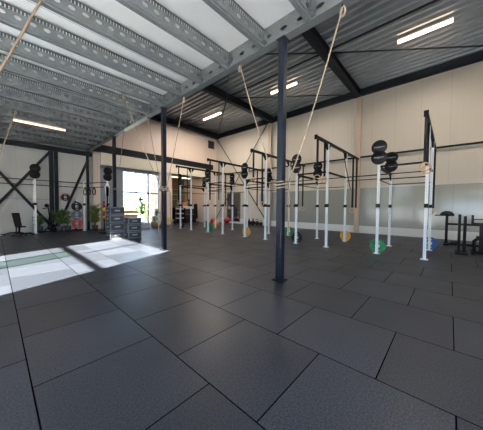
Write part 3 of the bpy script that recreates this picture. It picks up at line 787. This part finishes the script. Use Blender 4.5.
q = MB(); q.bar((0, 0, 0), (0, 0, 2.1), .09); q.build('mast', M_black, t)
q = MB(); q.box(-.07, .07, -.09, -.046, 1.95, 2.62); q.prism([(-.13, -.09, 2.5), (.13, -.09, 2.5), (.05, -.09, 1.95), (-.05, -.09, 1.95)], (0, .04, 0)); q.build('shroud', M_white, t)
q = MB(); q.box(-.3, .3, -.35, .35, 0, .06); q.build('base', M_black, t)
q = MB(); q.tube([(-.05, -.08, 1.95), (-.12, -.12, 1.0), (-.02, -.1, .3)], .015, 6); q.build('cable', M_pale, t)
q = MB(); q.box(-.1, .1, -.1, -.05, .3, .55); q.build('weight_block', M_mark, t)
for i, (x, y, z, m_, wd) in enumerate(((3.9, 15.5, 2.1, M_strap, 'black'), (4.12, 15.1, 2.1, M_strap, 'dark'), (3.66, 15.8, 2.0, M_rubber, 'thick black'))):
    m = MB(); m.tube([(.07*math.cos(a*PI/8), .02*math.sin(a*PI/4), .2*math.sin(a*PI/8)) for a in range(16)], .028, 6, closed=True)
    px = 3.58 + (15.9-y)/1.8*.7
    tag(m.build('resistance_band', m_, loc=(px, y, 2.29)), f'{wd} looped band hanging from the left rig bar over the palm', 'resistance band', 'looped bands on the left rig')

# ------------------------------------------------------------------ recess room content
t = thing('dumbbell_rack', 'dark three tier dumbbell rack in the far recess left of the white posts', 'dumbbell rack', (10.75, 17.2, 0), 0)
for z in (.35, .75, 1.15):
    MB().box(-.5, .5, -.18, .18, z, z+.04).build('shelf', M_black, t)
for s in (-.48, .48): MB().box(s-.03, s+.03, -.2, .2, 0, 1.35).build('side_frame', M_black, t)
db0 = None
for r_, z in enumerate((.39, .79, 1.19)):
    for k in range(4):
        wd = ('bottom', 'middle', 'top')[r_]; wk = ('leftmost', 'second from left', 'third from left', 'rightmost')[k]; lb = f'grey dumbbell on the {wd} tier of the far rack, {wk}'
        loc = (10.40+.235*k, 17.2, z+.065)
        if db0 is None:
            db0 = thing('dumbbell', lb, 'dumbbell', loc, 0, 'dumbbells on the rack in the far recess')
            q = MB(); q.tube([(0, -.08, 0), (0, .08, 0)], .014, 6); q.build('grip', M_chrome, db0)
            for s in (-1, 1): q = MB(); q.lathe([(0, -.03), (.06, -.03), (.06, .03), (0, .03)], (0, s*.1, 0), 'y', 10); q.build('weight', M_tub, db0)
        else: dup(db0, loc, 0, lb)
tag(MB().box(10.45, 10.95, YW+3.17, YW+3.2, 1.75, 2.75).build('poster', M_orange), 'orange poster on the brown wall of the far recess', 'poster')
t = thing('reception_counter', 'pale topped counter with dark front in the far recess', 'counter', (12.2, 18.3, 0))
MB().box(-.85, .85, -.3, .3, 0, 1.25).build('front', mat('counter_dark', (.03, .03, .035), .5), t)
MB().box(-.9, .9, -.36, .34, 1.25, 1.5).build('top', M_base, t, bevel=.01)
o = MB(); o.box(-.2, .2, -.08, .08, 0, .35)
tag(o.build('display_box', M_orange, loc=(11.9, 18.2, 1.502)), 'orange box standing on the pale counter', 'box')
o = MB(); o.lathe([(0, 0), (.1, 0), (.12, .3), (0, .34)], (0, 0, 0), 'z', 14)
tag(o.build('vase', M_magenta, loc=(11.55, 18.2, 1.502)), 'magenta vase at the left end of the pale counter', 'vase')
plant('green plant standing on the pale counter', (12.5, 18.25, 1.502), .7, .6, 40, leaf=.25, pr=.1)
for i, (x, m_, wd) in enumerate(((11.15, M_pad, 'black'), (12.75, M_strap, 'dark'))):
    o = MB(); o.prism([(-.22, 0, .35), (.22, 0, .35), (.16, 0, 1.7), (-.16, 0, 1.7)], (0, .12, 0)); o.box(-.02, .02, .03, .08, 1.7, 1.8); o.box(-.3, .3, -.15, .3, 0, .05); o.box(-.03, .03, .03, .09, .05, .35)
    tag(o.build('coat_stand', m_, loc=(x, 17.5, 0)), f'{wd} jackets on a stand at the {("left", "right")[i]} side of the pale counter', 'coat stand')
st0 = None
for i, x in enumerate((11.55, 11.97, 12.38)):
    lb = f'dark bar stool before the counter, {("leftmost", "middle", "rightmost")[i]} one'
    if st0 is None:
        st0 = thing('bar_stool', lb, 'stool', (x, 17.6, 0), 0, 'stools before the counter')
        q = MB(); q.lathe([(0, .72), (.17, .72), (.18, .75), (.17, .79), (0, .79)], (0, 0, 0), 'z', 18); q.build('seat', mat('red_brown_seat', (.25, .06, .04), .5), st0)
        for k in range(4):
            a = PI/4 + k*PI/2; q = MB(); q.tube([(.1*math.cos(a), .1*math.sin(a), .72), (.2*math.cos(a), .2*math.sin(a), 0)], .014, 6); q.build('leg', M_black, st0)
        q = MB(); q.tube([(.17*math.cos(a*PI/8), .17*math.sin(a*PI/8), .25) for a in range(16)], .01, 5, closed=True); q.build('footrest', M_black, st0)
    else: dup(st0, (x, 17.6, 0), .4*i, lb)
for x, lb in ((10.9, 'warm ceiling lamp over the dumbbell rack in the recess'), (12.0, 'warm ceiling lamp over the counter in the recess')):
    t = thing('ceiling_light', lb, 'ceiling light', (x, 18.0, 4.05), 0, 'warm lamps in the far recess')
    MB().box(-.42, .42, -.12, .12, .02, .07).build('housing', M_pale, t); MB().box(-.4, .4, -.1, .1, 0, .02).build('diffuser', M_warm, t)
t = thing('shelf_unit', 'tall brown shelf unit on the back wall behind the counter', 'shelf', (12.2, 19.7, 0))
for z in (1.6, 2.1, 2.6, 3.1): MB().box(-.7, .7, -.15, .15, z, z+.03).build('shelf', M_wood, t)
for s in (-.7, .7): MB().box(s-.02, s+.02, -.15, .15, 0, 3.13).build('side_panel', M_wood, t)
bt0 = None
for r_, z in enumerate((1.63, 2.13, 2.63)):
    for k in range(6):
        x = 11.65 + .22*k; lb = f'bottle on the {("lower", "middle", "upper")[r_]} shelf behind the counter, number {k+1} from the left'
        lb = f'bottle on the {("lower", "middle", "upper")[r_]} shelf behind the counter, {("leftmost", "second from left", "third from left", "third from right", "second from right", "rightmost")[k]}'
        if bt0 is None:
            q = MB(); q.lathe([(0, 0), (.045, 0), (.045, .2), (.015, .26), (.015, .33), (0, .33)], (0, 0, 0), 'z', 10)
            bt0 = tag(q.build('bottle', M_teal, loc=(x, 19.7, z)), lb, 'bottle', 'bottles on the shelves behind the counter')
        else:
            c = bt0.copy(); COL.objects.link(c); c.location = (x, 19.7, z); c['label'] = lb

# white & pink pillars beside window
# ------------------------------------------------------------------ machines at the right edge
t = thing('glute_ham_bench', 'black bench with domed pad on a single post by the right wall', 'exercise bench', (12.5, .08, 0), 0)
q = MB()
q.prism([(-.16, .22*math.cos(a*PI/10), 1.20+.17*math.sin(a*PI/10)) for a in range(11)], (.32, 0, 0)); q.build('domed_pad', M_pad, t, bevel=.015)
q = MB(); q.box(-.16, .16, -.22, .38, 1.165, 1.2); q.build('foot_board', M_black, t)
q = MB(); q.bar((0, 0, 0.06), (0, 0, 1.165), .09); q.build('post', M_black, t)
q = MB(); q.bar((0, 0, .84), (0, -1.55, .84), .08); q.build('beam', M_black, t)
q = MB(); q.box(-.35, .35, -.08, .08, 0, .06); q.bar((0, 0, .04), (0, -1.55, .04), .08); q.build('base', M_black, t)
t = thing('storage_upright', 'two tall black slabs standing side by side before the machines', 'weight rack', (10.4, -.31, 0), 0)
for s in (.06, -.07):
    MB().box(-.12, .12, s-.035, s+.035, .05, 1.28 if s > 0 else 1.22).build('slab', M_black, t, bevel=.01)
q = MB(); q.box(-.4, .4, -.15, .15, 0, .05); q.build('base', M_black, t)
for z in (.35,): q = MB(); q.tube([(-.02, .09, z), (-.02, .25, z)], .022, 8); q.build('peg', M_black, t)
t = thing('weight_machine', 'black frame machine with T shaped handle cut by the right picture edge', 'exercise machine', (10.6, -.78, 0), 0)
q = MB(); q.bar((0, .0, 0), (0, 0, .95), .11); q.build('mast', M_black, t)
q = MB(); q.bar((0, -.6, .98), (0, .22, .98), .06); q.bar((0, .22, .94), (0, .22, 1.26), .06); q.bar((0, .22, 1.12), (0, -.02, 1.12), .035); q.build('handle_frame', M_black, t)
q = MB()
for s in (-.16, .16): q.tube([(s, .15, .06), (s, .17, .4), (s, .1, .48), (s, -.4, .48), (s, -.5, .06)], .035, 8)
q.build('frame_hoop', M_black, t)
q = MB(); q.box(-.15, .15, -.35, .12, .5, .58); q.build('seat', M_pad, t, bevel=.02)
q = MB(); q.bar((0, .22, .05), (0, -.9, .05), .09); q.bar((-.35, .2, .05), (.35, .2, .05), .07); q.build('base', M_black, t)
for k in range(1):
    q = MB(); q.lathe([(0, -.04), (.14, -.04), (.14, .04), (0, .04)], (.25, -.4, .24), 'x', 24); q.build('weight_disc', M_rubber, t)

# rack in front of wall behind: low black shelf under band right
# ------------------------------------------------------------------ outside
struct(MB().box(-60, 60, YW+3.6, 90, -.14, -.02).build('ground_far', M_concr))
struct(MB().box(4, 9.62, YW+T, YW+3.6, -.14, -.02).build('ground_step', M_concr))
struct(MB().box(-80, XL-T, -60, 90, -.14, -.02).build('ground_left', M_concr))
struct(MB().box(XL-T, 60, -80, YB-T, -.14, -.02).build('ground_back', M_concr))
def tree(label, loc, h, w, n, m=M_leafy, grp='trees outside the left windows'):
    t = thing('tree', label, 'tree', loc, 0, grp); rnd = random.Random(n)
    q = MB(); q.tube([(0, 0, 0), (.05, 0, h*.4), (0, .05, h*.75)], [.12, .1, .04], 8); q.build('trunk', M_brown, t)
    q = MB()
    for k in range(n):
        u = Vector((rnd.gauss(0, 1), rnd.gauss(0, 1), rnd.gauss(0, 1))).normalized() * (rnd.random()**.4)
        c = Vector((u.x*w/2, u.y*w/2, h*.62 + u.z*h*.36)); a = Vector((rnd.gauss(0, 1), rnd.gauss(0, 1), rnd.gauss(0, 1))).normalized()*.22; b = a.cross(Vector((rnd.gauss(0, 1), rnd.gauss(0, 1), rnd.gauss(0, 1)))).normalized()*.15
        q.add([c-a, c+b, c+a, c-b], [(0, 1, 2, 3)])
    q.build('crown', m, t)['kind'] = 'stuff'
for i, (x, y, h) in enumerate(((-18, 6, 4.2), (-19, 9.5, 4.6), (-18.5, 13, 4.0), (-20, 3, 4.4))):
    tree(f'yellow green tree outside the left windows, {("closest to the doorway", "second along", "third along", "last along")[i]}', (x, y, 0), h, 3.6, 700)
tree('small pale green tree in the yard beyond the far window', (9.2, 24.5, 0), 2.6, 2.0, 260, mat('pale_leaf', (.35, .42, .22), .6, noise=.3), 'plants in the yard beyond the window')
tree('rounded shrub in the yard beyond the left half of the far window', (11.8, 26, 0), 2.0, 2.4, 260, mat('pale_leaf', (.35, .42, .22), .6), 'plants in the yard beyond the window')
m = MB(); m.tube([(10.15, 22.0, 0), (10.15, 22.0, 2.9)], .09, 10)
tag(m.build('yellow_post', M_yellow), 'yellow post standing outside behind the far window', 'post')

# ------------------------------------------------------------------ sun & sky
sd = bpy.data.lights.new('sun', 'SUN'); sd.energy = 190; sd.angle = math.radians(.6); sd.color = (1, .88, .75)
so = bpy.data.objects.new('sun', sd); COL.objects.link(so)
d = Vector((.93, .345, 0)).normalized(); d = Vector((d.x, d.y, -TANE)).normalized()
so.rotation_euler = d.to_track_quat('-Z', 'Y').to_euler()
w = bpy.data.worlds.new('world'); SC.world = w; w.use_nodes = True
nt = w.node_tree; bg = nt.nodes['Background']
tc = nt.nodes.new('ShaderNodeTexCoord'); sp = nt.nodes.new('ShaderNodeSeparateXYZ'); nt.links.new(tc.outputs['Generated'], sp.inputs[0])
rp = nt.nodes.new('ShaderNodeValToRGB'); rp.color_ramp.elements[0].position = 0; rp.color_ramp.elements[0].color = (.58, .77, 1, 1)
rp.color_ramp.elements[1].position = .7; rp.color_ramp.elements[1].color = (.38, .58, 1, 1)
nt.links.new(sp.outputs['Z'], rp.inputs[0]); nt.links.new(rp.outputs[0], bg.inputs[0]); bg.inputs[1].default_value = 6

SC.view_settings.view_transform = 'Standard'; SC.view_settings.look = 'None'; SC.view_settings.gamma = 1
SC.view_settings.use_curve_mapping = False; SC.view_settings.exposure = 0.62
SC.cycles.use_denoising = True; SC.cycles.max_bounces = 10; SC.cycles.diffuse_bounces = 6; SC.cycles.glossy_bounces = 4; SC.cycles.transparent_max_bounces = 12
SC.cycles.sample_clamp_indirect = 5; SC.cycles.caustics_reflective = False; SC.cycles.caustics_refractive = False
